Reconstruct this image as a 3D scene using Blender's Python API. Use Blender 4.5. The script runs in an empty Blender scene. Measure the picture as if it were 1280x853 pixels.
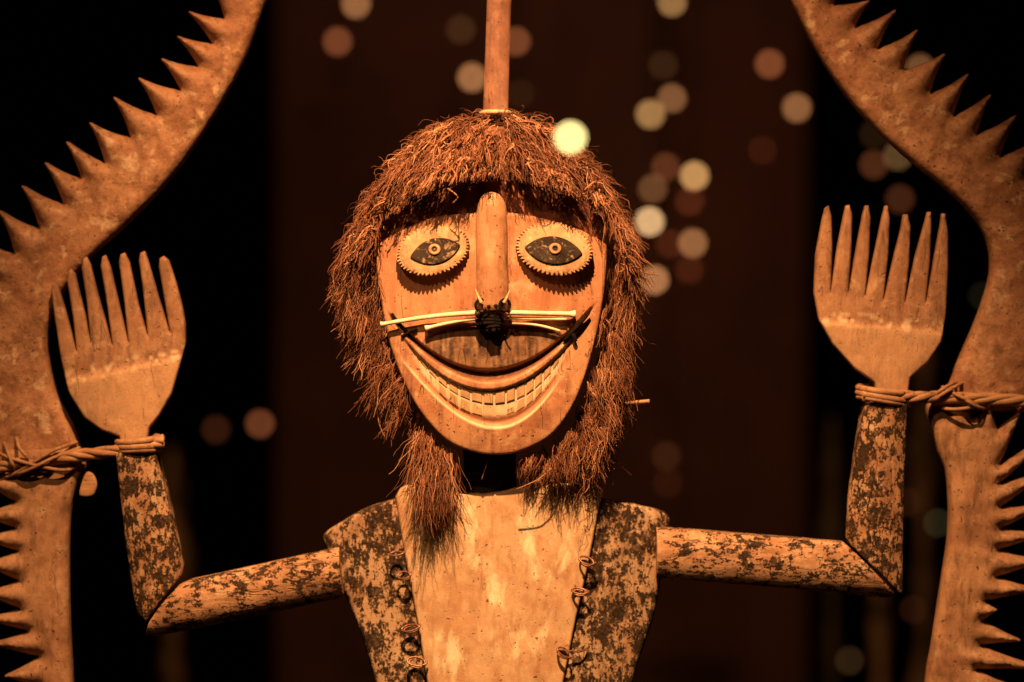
import bpy, math, random
import numpy as np
from mathutils import Vector
from mathutils.geometry import delaunay_2d_cdt
random.seed(4)
rng = np.random.default_rng(4)
C = bpy.context.scene.collection
SC = bpy.context.scene
Z0 = 1.5            # height of the picture's centre above the floor
D = 3.5             # camera to the plane of the figure (y = 0); 1 mm there is one pixel of the photograph

# ------------------------------------------------------------------ camera, world, lamps, exposure
cam = bpy.data.objects.new('camera', bpy.data.cameras.new('camera'))
C.objects.link(cam)
cam.location = (0, -D, Z0)
cam.rotation_euler = (math.radians(90), 0, 0)
cam.data.sensor_width = 36
cam.data.lens = 36 * D / 1.28
cam.data.clip_start = 0.05
cam.data.clip_end = 60
cam.data.dof.use_dof = True
cam.data.dof.focus_distance = D - 0.07
cam.data.dof.aperture_fstop = (cam.data.lens / 1000) / 0.077
cam.data.dof.aperture_blades = 0
SC.camera = cam
w = bpy.data.worlds.new('World'); SC.world = w; w.use_nodes = True
w.node_tree.nodes['Background'].inputs[0].default_value = (0.5, 0.2, 0.12, 1)
w.node_tree.nodes['Background'].inputs[1].default_value = 0.012
SC.view_settings.view_transform = 'Standard'
SC.view_settings.look = 'None'
SC.view_settings.exposure = 0
SC.view_settings.gamma = 1
SC.cycles.use_denoising = True
SC.cycles.max_bounces = 5
SC.cycles.sample_clamp_indirect = 3

def spot(name, loc, target, power, size, blend, radius, col):
    l = bpy.data.lights.new(name, 'SPOT')
    l.energy = power; l.spot_size = math.radians(size); l.spot_blend = blend
    l.shadow_soft_size = radius; l.color = col
    o = bpy.data.objects.new(name, l); C.objects.link(o)
    o.location = loc
    o.rotation_euler = (Vector(target) - Vector(loc)).to_track_quat('-Z', 'Y').to_euler()
    return o
WARM = (1.0, 0.51, 0.205)
spot('key_or_fill_spot', (-0.10, -1.25, Z0 + 1.60), (0.0, -0.03, Z0 - 0.17), 570, 44, 1.0, 0.018, WARM)
spot('key_or_fill_spot', (-0.75, -1.7, Z0 + 1.3), (-0.2, 0, Z0 + 0.0), 46, 60, 1.0, 0.04, WARM)  # added fill light that lifts the arches; no such lamp is known
spot('key_or_fill_spot', (0.1, 1.2, Z0 + 1.9), (0.1, 3.0, Z0 - .1), 15, 95, 1.0, 0.1, (1, .5, .25))  # added dim light so the partition does not go black

# ------------------------------------------------------------------ helpers
def tagit(o, label=None, cat=None, group=None, kind=None):
    for k, v in (('label', label), ('category', cat), ('group', group), ('kind', kind)):
        if v: o[k] = v
    return o

def thing(name, loc, label, cat, group=None):
    o = bpy.data.objects.new(name, None); C.objects.link(o)
    o.location = loc; o.empty_display_size = 0.05
    return tagit(o, label, cat, group)

def wloc(o):
    p = Vector((0, 0, 0))
    while o is not None:
        p = p + o.location; o = o.parent
    return p

def mk(name, V, F, mat, parent=None, smooth=True, normals=None, attr=None, keep_origin=False):
    """one mesh object; V are world coordinates in metres"""
    V = np.asarray(V, dtype=float)
    base = wloc(parent) if parent else Vector((0, 0, 0))
    org = np.array(base) if keep_origin else (V.min(0) + V.max(0)) / 2
    me = bpy.data.meshes.new(name)
    me.from_pydata((V - org).tolist(), [], [list(map(int, f)) for f in F])
    me.materials.append(mat)
    if smooth:
        me.polygons.foreach_set('use_smooth', [True] * len(me.polygons))
    if attr is not None:
        a = me.color_attributes.new('paint', 'FLOAT_COLOR', 'POINT')
        a.data.foreach_set('color', np.asarray(attr, dtype=np.float32).ravel())
    me.update()
    if normals is not None:
        me.normals_split_custom_set_from_vertices(np.asarray(normals).tolist())
    o = bpy.data.objects.new(name, me); C.objects.link(o)
    if parent: o.parent = parent
    o.location = Vector(org) - base
    return o

def tri_mesh(name, V, T, mat, parent=None, attr=None):
    """fast path for very many triangles"""
    base = wloc(parent) if parent else Vector((0, 0, 0))
    org = (V.min(0) + V.max(0)) / 2
    me = bpy.data.meshes.new(name)
    me.vertices.add(len(V)); me.vertices.foreach_set('co', (V - org).astype(np.float32).ravel())
    me.loops.add(T.size); me.loops.foreach_set('vertex_index', T.astype(np.int32).ravel())
    n, k = T.shape
    me.polygons.add(n); me.polygons.foreach_set('loop_start', (np.arange(n) * k).astype(np.int32))
    me.polygons.foreach_set('loop_total', np.full(n, k, dtype=np.int32))
    me.polygons.foreach_set('use_smooth', np.ones(n, dtype=bool))
    if attr is not None:
        a = me.color_attributes.new('paint', 'FLOAT_COLOR', 'POINT')
        a.data.foreach_set('color', attr.astype(np.float32).ravel())
    me.materials.append(mat); me.update(); me.validate()
    o = bpy.data.objects.new(name, me); C.objects.link(o)
    if parent: o.parent = parent
    o.location = Vector(org) - base
    return o

def W(px, py, y):
    """photograph position and depth y (mm, negative towards the viewer) -> metres"""
    s = (D * 1000 + y) / (D * 1000) / 1000
    return np.array([(px - 640) * s, y / 1000, Z0 + (426.5 - py) * s])

# smooth value noise on the plane
_lat = rng.random((8, 256, 256)) * 2 - 1
def vnoise(x, y, scale, seed=0):
    x = np.asarray(x) / scale + 37.3; y = np.asarray(y) / scale + 91.7
    L = _lat[seed % 8]
    xi = np.floor(x).astype(int); yi = np.floor(y).astype(int)
    fx = x - xi; fy = y - yi
    fx = fx * fx * (3 - 2 * fx); fy = fy * fy * (3 - 2 * fy)
    g = lambda a, b: L[a % 256, b % 256]
    return (g(xi, yi) * (1 - fx) + g(xi + 1, yi) * fx) * (1 - fy) + (g(xi, yi + 1) * (1 - fx) + g(xi + 1, yi + 1) * fx) * fy

def catmull(pts, n=6, closed=False):
    P = [np.array(p, float) for p in pts]; out = []
    m = len(P)
    rngi = range(m) if closed else range(m - 1)
    for i in rngi:
        p0 = P[(i - 1) % m] if closed or i > 0 else P[0]
        p1 = P[i]; p2 = P[(i + 1) % m]
        p3 = P[(i + 2) % m] if closed or i + 2 < m else P[-1]
        for k in range(n):
            t = k / n
            out.append(0.5 * ((2 * p1) + (p2 - p0) * t + (2 * p0 - 5 * p1 + 4 * p2 - p3) * t * t + (3 * p1 - p0 - 3 * p2 + p3) * t ** 3))
    if not closed: out.append(P[-1])
    return out

def inside(P, poly):
    poly = np.asarray(poly, float); x, y = P[:, 0], P[:, 1]
    r = np.zeros(len(P), bool)
    j = len(poly) - 1
    for i in range(len(poly)):
        xi, yi = poly[i]; xj, yj = poly[j]
        if yi != yj:
            c = ((yi > y) != (yj > y)) & (x < (xj - xi) * (y - yi) / (yj - yi) + xi)
            r ^= c
        j = i
    return r

def edge_dist(P, A, B):
    out = np.full(len(P), 1e9)
    for a, b in zip(A, B):
        ab = b - a; L = max((ab ** 2).sum(), 1e-9)
        t = np.clip(((P - a) @ ab) / L, 0, 1)
        d = np.hypot(*(P - a - t[:, None] * ab).T)
        out = np.minimum(out, d)
    return out

def board(name, outline, mat, parent, y_back, t, r=5, pitch=6, hfun=None, bfun=None, rings=(1.3, 3.5, 7),
          splits=(), paint=None, amp=0.5, scale_y=None):
    """a carved board: outline in photograph pixels, flat (or bfun) back at y_back mm, front t mm nearer the viewer,
    edges worn round over r mm, hfun(P, d) adds relief. splits: (polygon, seam ends, name, label) become sub-parts."""
    O = [np.array(p, float) for p in outline]
    area = sum(O[i - 1][0] * O[i][1] - O[i][0] * O[i - 1][1] for i in range(len(O)))
    if area < 0: O.reverse()
    pts = []
    for i in range(len(O)):
        a, b = O[i], O[(i + 1) % len(O)]
        k = max(1, int(np.hypot(*(b - a)) / pitch + 0.5))
        for j in range(k): pts.append(a + (b - a) * j / k)
    B = np.array(pts); n = len(B)
    A2, B2 = B, np.roll(B, -1, axis=0)
    Ax, Bx = np.array(O), np.roll(np.array(O), -1, axis=0)
    nrm = np.roll(B, -1, 0) - np.roll(B, 1, 0); nrm = np.stack([-nrm[:, 1], nrm[:, 0]], 1)
    nrm /= np.maximum(np.hypot(nrm[:, 0], nrm[:, 1]), 1e-6)[:, None]
    cand = []
    for q in rings:
        R = B + nrm * q
        k = inside(R, B); R = R[k]
        if len(R):
            R = R[edge_dist(R, Ax, Bx) > q * 0.85]; cand.append(R)
    lo, hi = B.min(0), B.max(0)
    gx = np.arange(lo[0], hi[0], pitch); gy = np.arange(lo[1], hi[1], pitch * 0.87)
    G = np.array([(x + (pitch / 2 if j % 2 else 0), y) for j, y in enumerate(gy) for x in gx])
    if len(G):
        G = G + rng.uniform(-.12, .12, G.shape) * pitch
        G = G[inside(G, B)]; G = G[edge_dist(G, Ax, Bx) > (rings[-1] + pitch * 0.5 if rings else pitch * 0.4)]
        cand.append(G)
    seam_pts = []; edges = [(i, (i + 1) % n) for i in range(n)]
    allp = list(map(tuple, B))
    for sp in splits:
        ids = []
        for e in sp[1]:
            d = np.hypot(B[:, 0] - e[0], B[:, 1] - e[1]); ids.append(int(d.argmin()))
        if ids[0] != ids[1]:
            a_, b_ = B[ids[0]], B[ids[1]]; k_ = max(1, int(np.hypot(*(b_ - a_)) / (pitch * .6))); prev = ids[0]
            for j in range(1, k_):
                allp.append(tuple(a_ + (b_ - a_) * j / k_)); edges.append((prev, len(allp) - 1)); prev = len(allp) - 1
            edges.append((prev, ids[1]))
    for c in cand: allp += list(map(tuple, c))
    vs, es, fs, _, _, _ = delaunay_2d_cdt([Vector(p) for p in allp], edges, [], 1, 1e-4)
    P = np.array([(v[0], v[1]) for v in vs]); F = np.array([tuple(f) for f in fs])
    d = edge_dist(P, Ax, Bx)
    h = np.full(len(P), float(t))
    rr = np.maximum(r, 1e-3)
    k = d < rr
    h[k] -= rr - np.sqrt(np.maximum(rr ** 2 - (rr - d[k]) ** 2, 0))
    if hfun is not None: h = h + hfun(P, d)
    sd = abs(hash(name)) % 5 if False else len(name) % 5
    h += amp * (vnoise(P[:, 0], P[:, 1], 23, sd) + 0.5 * vnoise(P[:, 0], P[:, 1], 9, sd + 1)) * np.clip(d / 3, 0.2, 1)
    hb = bfun(P, d) if bfun is not None else np.zeros(len(P))
    sy = -t + y_back if scale_y is None else scale_y
    s = (D * 1000 + sy) / (D * 1000) / 1000
    X = (P[:, 0] - 640) * s; Z = Z0 + (426.5 - P[:, 1]) * s
    Vf = np.stack([X, (y_back - h) / 1000, Z], 1)
    Vb = np.stack([X, (y_back + hb) / 1000, Z], 1)
    # orientation: front faces look to -y
    a, b, c = Vf[F[:, 0]], Vf[F[:, 1]], Vf[F[:, 2]]
    fn = np.cross(b - a, c - a)
    flip = fn[:, 1] > 0
    F[flip] = F[flip][:, ::-1]; fn[flip] *= -1
    N = len(P)
    cnt = {}
    for f in F:
        for i in range(3):
            e = (int(f[i]), int(f[(i + 1) % 3])); cnt[e] = cnt.get(e, 0) + 1
    bd = [e for e in cnt if (e[1], e[0]) not in cnt]
    vn = np.zeros((N, 3))
    for i in range(3): np.add.at(vn, F[:, i], fn)
    vn /= np.maximum(np.linalg.norm(vn, axis=1), 1e-12)[:, None]
    cen = P[F].mean(1)
    own = np.full(len(F), -1)
    for si, sp in enumerate(splits):
        own[(own < 0) & inside(cen, sp[0])] = si
    fown = {}
    for fi, f in enumerate(F):
        for i in range(3): fown[(int(f[i]), int(f[(i + 1) % 3]))] = own[fi]
    pc = paint(P, d) if paint is not None else None
    def build(nm, sel, par):
        Fs = F[sel]
        if len(Fs) == 0: return None
        W_ = [e for e in bd if fown[e] == (own[sel][0])]
        # three vertex sets: front, side (hard edge at the rim handled by duplicate rows), back
        faces = []; verts = []; idx = {}; cols = []; nor = []
        def v(kind, i):
            kk = (kind, i)
            if kk not in idx:
                idx[kk] = len(verts)
                verts.append(Vf[i] if kind in ('f', 's') else Vb[i])
                if pc is not None: cols.append(pc[i])
                nor.append(vn[i] if kind == 'f' else ((0, 1, 0) if kind == 'b' else sn[i]))
            return idx[kk]
        sn = {}
        for (i, j) in bd:
            e = P[j] - P[i]; q = np.array([e[1], 0, e[0]]);
            q = q / max(np.linalg.norm(q), 1e-9)
            mid = (P[i] + P[j]) / 2
            sn.setdefault(i, np.zeros(3)); sn.setdefault(j, np.zeros(3))
            sn[i] = sn[i] + q; sn[j] = sn[j] + q
        for f in Fs: faces.append([v('f', i) for i in f])
        for f in Fs: faces.append([v('b', i) for i in f[::-1]])
        for (i, j) in W_: faces.append([v('s', j), v('s', i), v('t', i), v('t', j)])
        # side normals: let Blender compute, only fronts are fixed
        V = np.array(verts)
        nn = np.array([np.array(q, float) / max(np.linalg.norm(q), 1e-9) for q in nor])
        # make sure the side normals point outwards (match the face winding)
        if W_:
            i, j = W_[0]
            a_, b_, c_ = V[v('s', j)], V[v('s', i)], V[v('t', i)]
            g = np.cross(b_ - a_, c_ - b_)
            if g @ nn[idx[('s', i)]] < 0:
                for (kind, i2), q in idx.items():
                    if kind in ('s', 't'): nn[q] *= -1
        return mk(nm, V, faces, mat, par, normals=nn, attr=cols if pc is not None else None)
    # vertex 't' rows use the side normal too
    main = build(name, own == -1, parent)
    for si, sp in enumerate(splits):
        o = build(sp[2], own == si, main)
        if o is not None and len(sp) > 3: o['label'] = sp[3]
    return main

def tube(name, pts, rad, mat, parent, sides=8, n=6, cap=True, smooth_path=True, rfun=None, twist=0):
    """round rod along a smooth path; pts in metres"""
    P = np.array(catmull(pts, n)) if smooth_path and len(pts) > 2 else np.array(pts, float)
    m = len(P)
    T = np.gradient(P, axis=0); T /= np.linalg.norm(T, axis=1)[:, None]
    up = np.array([0.1, -1, 0.2]); V = []; F = []
    u = np.cross(T[0], up); u /= np.linalg.norm(u)
    for i in range(m):
        u = u - T[i] * (u @ T[i]); u /= np.linalg.norm(u)
        v = np.cross(T[i], u)
        r = rad if rfun is None else rad * rfun(i / (m - 1))
        for k in range(sides):
            a = 2 * math.pi * k / sides
            V.append(P[i] + r * (math.cos(a) * u + math.sin(a) * v))
    for i in range(m - 1):
        for k in range(sides):
            k2 = (k + 1) % sides
            F.append([i * sides + k, i * sides + k2, (i + 1) * sides + k2, (i + 1) * sides + k])
    if cap:
        F.append(list(range(sides))[::-1]); F.append([(m - 1) * sides + k for k in range(sides)])
    return mk(name, V, F, mat, parent)

# ------------------------------------------------------------------ materials
def newmat(name):
    m = bpy.data.materials.new(name); m.use_nodes = True
    nt = m.node_tree; nt.nodes.clear()
    out = nt.nodes.new('ShaderNodeOutputMaterial'); b = nt.nodes.new('ShaderNodeBsdfPrincipled')
    nt.links.new(b.outputs[0], out.inputs[0])
    return m, nt, b

class G:
    def __init__(s, nt): s.nt = nt; s.pos = nt.nodes.new('ShaderNodeNewGeometry').outputs['Position']
    def link(s, a, b): s.nt.links.new(a, b)
    def mapping(s, scale, rot=(0, 0, 0), loc=(0, 0, 0)):
        n = s.nt.nodes.new('ShaderNodeMapping'); s.link(s.pos, n.inputs[0])
        n.inputs['Rotation'].default_value = rot
        n.inputs['Location'].default_value = loc
        r = s.nt.nodes.new('ShaderNodeMapping'); s.link(n.outputs[0], r.inputs[0]); r.inputs['Scale'].default_value = scale
        return r.outputs[0]
    def noise(s, vec, scale, detail=4, rough=0.55, dist=0):
        n = s.nt.nodes.new('ShaderNodeTexNoise'); s.link(vec, n.inputs['Vector'])
        n.inputs['Scale'].default_value = scale; n.inputs['Detail'].default_value = detail
        n.inputs['Roughness'].default_value = rough; n.inputs['Distortion'].default_value = dist
        return n.outputs['Fac']
    def voro(s, vec, scale):
        n = s.nt.nodes.new('ShaderNodeTexVoronoi'); s.link(vec, n.inputs['Vector']); n.inputs['Scale'].default_value = scale
        return n.outputs['Distance']
    def ramp(s, f, a, b, va=0.0, vb=1.0):
        n = s.nt.nodes.new('ShaderNodeMapRange'); s.link(f, n.inputs[0])
        n.inputs[1].default_value = a; n.inputs[2].default_value = b; n.inputs[3].default_value = va; n.inputs[4].default_value = vb
        n.interpolation_type = 'SMOOTHSTEP'
        return n.outputs[0]
    def math(s, op, a, b):
        n = s.nt.nodes.new('ShaderNodeMath'); n.operation = op
        for i, q in enumerate((a, b)):
            if isinstance(q, (int, float)): n.inputs[i].default_value = q
            else: s.link(q, n.inputs[i])
        return n.outputs[0]
    def mix(s, f, a, b):
        n = s.nt.nodes.new('ShaderNodeMix'); n.data_type = 'RGBA'
        if isinstance(f, (int, float)): n.inputs[0].default_value = f
        else: s.link(f, n.inputs[0])
        for i, q in ((6, a), (7, b)):
            if isinstance(q, tuple): n.inputs[i].default_value = (*q[:3], 1)
            else: s.link(q, n.inputs[i])
        return n.outputs[2]
    def bump(s, h, strength, dist, b):
        n = s.nt.nodes.new('ShaderNodeBump'); s.link(h, n.inputs['Height'])
        n.inputs['Strength'].default_value = strength; n.inputs['Distance'].default_value = dist
        s.link(n.outputs[0], b.inputs['Normal'])

def wood(name, base, alt, dark, pale, grain=(1, 1, 0.12), rot=0.0, speck=0.0, speck_scale=90, speck_col=(0.020, 0.012, 0.0075),
         pale_amt=0.3, pale_scale=22, rough=0.72, bump=0.5, paint=None, grain_amt=0.35, fine=0.3, loc=(0, 0, 0), blotch=.5, crack=.7, pst=1.0, stain=.3, spk=(1, 1, .55)):
    m, nt, b = newmat(name); g = G(nt)
    p = g.mapping((1, 1, 1), (0, 0, 0), loc)
    pg = g.mapping(grain, (0, rot, 0), loc)
    big = g.noise(p, 9, 3, .5)
    mid = g.noise(p, 38, 5, .6)
    gr = g.noise(pg, 150, 4, .6, 0.4)
    gr2 = g.noise(pg, 420, 3, .6)
    c = g.mix(g.ramp(g.math('ADD', g.math('MULTIPLY', big, .45), g.math('MULTIPLY', mid, .55)), .44, .57), base, alt)
    blot = g.noise(pg, 75, 5, .65, .3)
    c = g.mix(g.math('MULTIPLY', g.ramp(blot, .50, .66), blotch), c, dark)
    crk = g.noise(pg, 30, 3, .5, .15)
    crk = g.math('MULTIPLY', g.ramp(g.math('ABSOLUTE', g.math('SUBTRACT', crk, .5), 0), .0, .010, 1, 0), g.ramp(g.noise(p, 26, 2), .52, .60))
    c = g.mix(g.math('MULTIPLY', crk, crack), c, tuple(q * .3 for q in dark))
    scr = g.noise(g.mapping((1, 1, .3), (.3, rot + .9, .2), loc), 170, 2, .5, .1)
    scr = g.ramp(g.math('ABSOLUTE', g.math('SUBTRACT', scr, .62), 0), .0, .012, 1, 0)
    c = g.mix(g.math('MULTIPLY', scr, .45), c, pale)
    pl = g.noise(g.mapping((1, 1, pst), (0, 0, 0), loc), pale_scale, 6, .62, 0.3)
    c = g.mix(g.math('MULTIPLY', g.ramp(pl, .54, .70), pale_amt), c, pale)
    c = g.mix(g.math('MULTIPLY', g.ramp(gr, .48, .72), grain_amt), c, dark)
    c = g.mix(g.math('MULTIPLY', g.ramp(gr2, .55, .8), grain_amt * .7), c, dark)
    fl = g.noise(p, 620, 3, .7)
    c = g.mix(g.math('MULTIPLY', g.ramp(fl, .56, .68), fine), c, dark)
    st = g.math('ADD', g.math('MULTIPLY', g.noise(g.mapping((1, 1, .6), (0, 0, 0), (loc[0] + 5, loc[1], loc[2])), 24, 5, .65), .7), g.math('MULTIPLY', g.noise(p, 95, 5, .7), .3))
    c = g.mix(g.math('MULTIPLY', g.ramp(st, .50, .60), stain), c, tuple(q * .55 for q in dark))
    # small pits and soot specks
    pit = g.noise(p, 210, 2, .5)
    c = g.mix(g.math('MULTIPLY', g.ramp(pit, .66, .73), .85), c, tuple(q * .35 for q in dark))
    h = g.math('ADD', g.math('MULTIPLY', gr, .7), g.math('MULTIPLY', fl, .5))
    h = g.math('SUBTRACT', h, g.math('MULTIPLY', g.ramp(pit, .66, .76), .8)); h = g.math('SUBTRACT', h, g.math('MULTIPLY', crk, 1.5 * crack)); h = g.math('ADD', h, g.math('MULTIPLY', blot, 1.0))
    if speck > 0:
        s1 = g.noise(g.mapping(spk, (0, 0, 0), loc), speck_scale, 6, .68, .2)
        s2 = g.noise(g.mapping((1, 1, 1), (0, 0, 0), (3.1, 1.7, 2.2)), speck_scale * .22, 3, .55)
        sm = g.math('ADD', g.math('MULTIPLY', s1, .62), g.math('MULTIPLY', s2, .38))
        th = .5 + (0.5 - speck) * .16
        s3 = g.noise(p, 330, 4, .7)
        sm = g.math('ADD', sm, g.math('MULTIPLY', g.math('SUBTRACT', s3, .5), .34))
        msk = g.math('MULTIPLY', g.ramp(sm, th - .014, th + .026), g.ramp(g.noise(p, 130, 4, .7), .30, .50, .72, 1.0))
        dk = g.mix(g.ramp(g.noise(p, 240, 3), .35, .7), speck_col, tuple(min(1, q * 2.4 + .005) for q in speck_col))
        c = g.mix(g.math('MULTIPLY', msk, .985), c, dk)
        g.link(g.ramp(msk, 0, 1, .35, .06), b.inputs['Specular IOR Level'])
        h = g.math('ADD', h, g.math('MULTIPLY', msk, .9))
    if paint:
        a = nt.nodes.new('ShaderNodeVertexColor'); a.layer_name = 'paint'
        sp = nt.nodes.new('ShaderNodeSeparateColor'); g.link(a.outputs[0], sp.inputs[0])
        wear = g.ramp(g.noise(p, 160, 5, .7), .25, .55, .55, 1.0)
        for ch, col in zip(range(3), paint):
            c = g.mix(g.math('MULTIPLY', sp.outputs[ch], wear), c, col)
    g.link(c, b.inputs['Base Color'])
    rn = g.ramp(mid, .3, .7, rough - .12, min(1, rough + .1)); g.link(rn, b.inputs['Roughness'])
    b.inputs['Specular IOR Level'].default_value = 0.3
    g.bump(h, bump, 0.0012, b)
    return m

def plain(name, col, rough=.6, var=0.0, scale=120, bump=0, metal=0, spec=.4):
    m, nt, b = newmat(name); g = G(nt)
    n = g.noise(g.pos, scale, 4, .6)
    c = g.mix(g.ramp(n, .35, .65), tuple(q * (1 - var) for q in col), tuple(min(1, q * (1 + var)) for q in col))
    g.link(c, b.inputs['Base Color']); b.inputs['Roughness'].default_value = rough; b.inputs['Metallic'].default_value = metal
    b.inputs['Specular IOR Level'].default_value = spec
    if bump: g.bump(n, bump, .001, b)
    return m

M = {}
M['chest'] = wood('pale chest wood', (.66, .44, .27), (.55, .32, .18), (.34, .17, .085), (.92, .80, .56), grain=(1, 1, .30),
                  pale_amt=1.0, pale_scale=30, grain_amt=.22, fine=.35, bump=.55, rough=.5, crack=.3, blotch=.38, pst=.45, stain=.10)
M['side'] = wood('blackened side wood', (.52, .34, .21), (.40, .23, .13), (.20, .10, .055), (.76, .60, .42), grain=(1, 1, .25), rot=0,
                 speck=.62, speck_scale=135, pale_amt=.4, bump=.7)
M['arm'] = wood('speckled arm wood', (.56, .33, .195), (.42, .22, .12), (.22, .10, .05), (.8, .62, .42), grain=(.2, 1, 1), rot=0,
                spk=(.5, 1, 1), speck=.40, speck_scale=170, pale_amt=.35, bump=.8)
M['forearm'] = wood('mottled forearm wood', (.50, .29, .165), (.38, .19, .10), (.17, .075, .04), (.8, .62, .42), grain=(1, 1, .25),
                    speck=.58, speck_scale=165, pale_amt=.4, bump=.8, loc=(1.3, .4, .7))
M['arch'] = wood('weathered arch wood', (.44, .225, .125), (.33, .15, .082), (.17, .075, .04), (.72, .50, .32), grain=(1, 1, 1),
                 pale_amt=.8, pale_scale=44, grain_amt=.30, fine=.6, bump=.9, rough=.58, crack=.1, blotch=.6, stain=.35)
M['archlow'] = wood('weathered lower board wood', (.46, .25, .14), (.36, .18, .10), (.17, .085, .045), (.60, .40, .25), grain=(1, 1, .3),
                    pale_amt=.55, pale_scale=30, grain_amt=.3, fine=.55, bump=.8, rough=.64, crack=.35, blotch=.6, loc=(.7, 0, .3))
M['hand'] = wood('carved hand wood', (.42, .225, .125), (.32, .155, .085), (.15, .07, .04), (.64, .43, .27), grain=(1, 1, .2),
                 pale_amt=.6, pale_scale=45, grain_amt=.3, fine=.55, bump=1.0, rough=.62, crack=.4, blotch=.7, stain=.5, paint=((.66, .41, .24), (.8, .62, .42), (.24, .12, .07)))
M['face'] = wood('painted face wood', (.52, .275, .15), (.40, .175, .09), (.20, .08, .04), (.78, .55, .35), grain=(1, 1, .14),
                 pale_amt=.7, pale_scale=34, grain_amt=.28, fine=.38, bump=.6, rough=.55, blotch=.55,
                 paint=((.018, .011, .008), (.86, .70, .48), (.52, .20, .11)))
M['lippanel'] = wood('grey lip wood', (.42, .29, .19), (.34, .22, .13), (.14, .09, .06), (.55, .42, .30), grain=(1, 1, .12),
                     pale_amt=.4, grain_amt=.5, fine=.4, bump=.5)
M['nose'] = wood('nose wood', (.52, .27, .15), (.42, .20, .105), (.22, .09, .05), (.70, .46, .28), grain=(1, 1, .12), pale_amt=.35,
                 grain_amt=.3, fine=.25, bump=.4, rough=.55)
M['eye'] = wood('pale eye wood', (.50, .32, .18), (.40, .235, .13), (.20, .10, .05), (.72, .54, .34), pale_amt=.6, pale_scale=60,
                grain_amt=.15, fine=.2, bump=.5)
M['iris'] = wood('sooty iris', (.030, .016, .009), (.018, .010, .006), (.015, .01, .01), (.42, .29, .17), pale_amt=.95, pale_scale=110,
                 grain_amt=.2, fine=.2, bump=.5, rough=.85)
M['tooth'] = wood('tooth wood', (.50, .32, .18), (.42, .25, .14), (.3, .18, .1), (.7, .55, .36), grain_amt=.25, fine=.3, bump=.5)
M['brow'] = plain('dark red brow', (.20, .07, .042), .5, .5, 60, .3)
M['soot'] = plain('black cord', (.010, .007, .006), .85, .4, 200, .5, spec=.08)
M['bone'] = plain('bird bone', (.86, .72, .50), .38, .12, 90, .15)
M['thorn'] = plain('thorn', (.62, .42, .24), .5, .3, 200)
M['wire'] = plain('brown wire', (.20, .09, .05), .35, .5, 300, .2, .3, .6)
M['cane'] = wood('split cane', (.46, .25, .13), (.36, .18, .09), (.16, .07, .04), (.62, .40, .24), grain=(.12, 1, 1), grain_amt=.5,
                 fine=.3, bump=.8, rough=.5, crack=0)
M['pole'] = wood('bamboo pole wood', (.30, .14, .09), (.22, .10, .065), (.12, .05, .035), (.42, .25, .18), grain=(1, 1, .1), grain_amt=.45,
                 fine=.3, bump=.5, rough=.6)
M['neck'] = plain('dark neck wood', (.02, .012, .009), .7, .4, 80, .3)  # one near-black colour over the whole neck
M['panel'] = plain('dark maroon panel', (.19, .075, .040), .6, .12, 6)
M['void'] = plain('black gallery wall', (.006, .0045, .004), .9, .1, 5)
M['floor'] = plain('dark gallery floor', (.02, .012, .01), .5, .2, 10)
M['dull'] = plain('dull brass', (.2, .14, .07), .5, .3, 60)
M['post'] = plain('dim gilded post', (.42, .26, .11), .5, .7, 14)

def hairmat(name, dark, mid, light):
    m, nt, b = newmat(name); g = G(nt)
    a = nt.nodes.new('ShaderNodeVertexColor'); a.layer_name = 'paint'
    sp = nt.nodes.new('ShaderNodeSeparateColor'); g.link(a.outputs[0], sp.inputs[0])
    c = g.mix(g.ramp(sp.outputs[0], 0, .55), dark, mid)
    c = g.mix(g.ramp(sp.outputs[0], .55, 1), c, light)
    g.link(c, b.inputs['Base Color']); b.inputs['Roughness'].default_value = .55
    b.inputs['Specular IOR Level'].default_value = .3
    return m
M['hair'] = hairmat('coir fibre', (.07, .024, .012), (.25, .095, .050), (.56, .29, .165))
M['scalp'] = plain('matted fibre', (.12, .045, .022), .9, .6, 200, .9)

# ------------------------------------------------------------------ the gallery behind
def boxmesh(name, lo, hi, mat, parent=None, bev=0.0):
    x0, y0, z0 = lo; x1, y1, z1 = hi
    V = [(x0, y0, z0), (x1, y0, z0), (x1, y1, z0), (x0, y1, z0), (x0, y0, z1), (x1, y0, z1), (x1, y1, z1), (x0, y1, z1)]
    F = [(0, 3, 2, 1), (4, 5, 6, 7), (0, 1, 5, 4), (1, 2, 6, 5), (2, 3, 7, 6), (3, 0, 4, 7)]
    o = mk(name, V, F, mat, parent, smooth=False)
    if bev:
        b = o.modifiers.new('bevel', 'BEVEL'); b.width = bev; b.segments = 2
    return o
tagit(boxmesh('floor', (-8, -6, -.1), (8, 8, 0), M['floor']), kind='structure')
tagit(boxmesh('wall', (-8, 6.5, 0), (8, 6.7, 5), M['void']), kind='structure')
kx = 6.5 / 3.5 / 1000
xl, xr = (345 - 640) * kx, (1008 - 640) * kx
pan = thing('panelled_partition', ((xl + xr) / 2, 3.0, 0), 'tall dark maroon panelled partition standing behind the figure in the gloom', 'partition')
boxmesh('board', (xl, 3.03, 0), (xr, 3.12, 4.2), M['panel'], pan, .004)
for x0, x1 in ((xl, xl + .16), (xr - .16, xr), (-.04 + (xl + xr) / 2, .04 + (xl + xr) / 2)):
    boxmesh('stile', (x0, 3.0, 0), (x1, 3.028, 4.2), M['panel'], pan, .004)
for zz in (.3, .75, 2.6, 4.05):
    xm = (xl + xr) / 2
    for x0, x1 in ((xl + .163, xm - .043), (xm + .043, xr - .163)):
        boxmesh('rail', (x0, 3.004, zz), (x1, 3.028, zz + .12), M['panel'], pan, .004)

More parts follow.
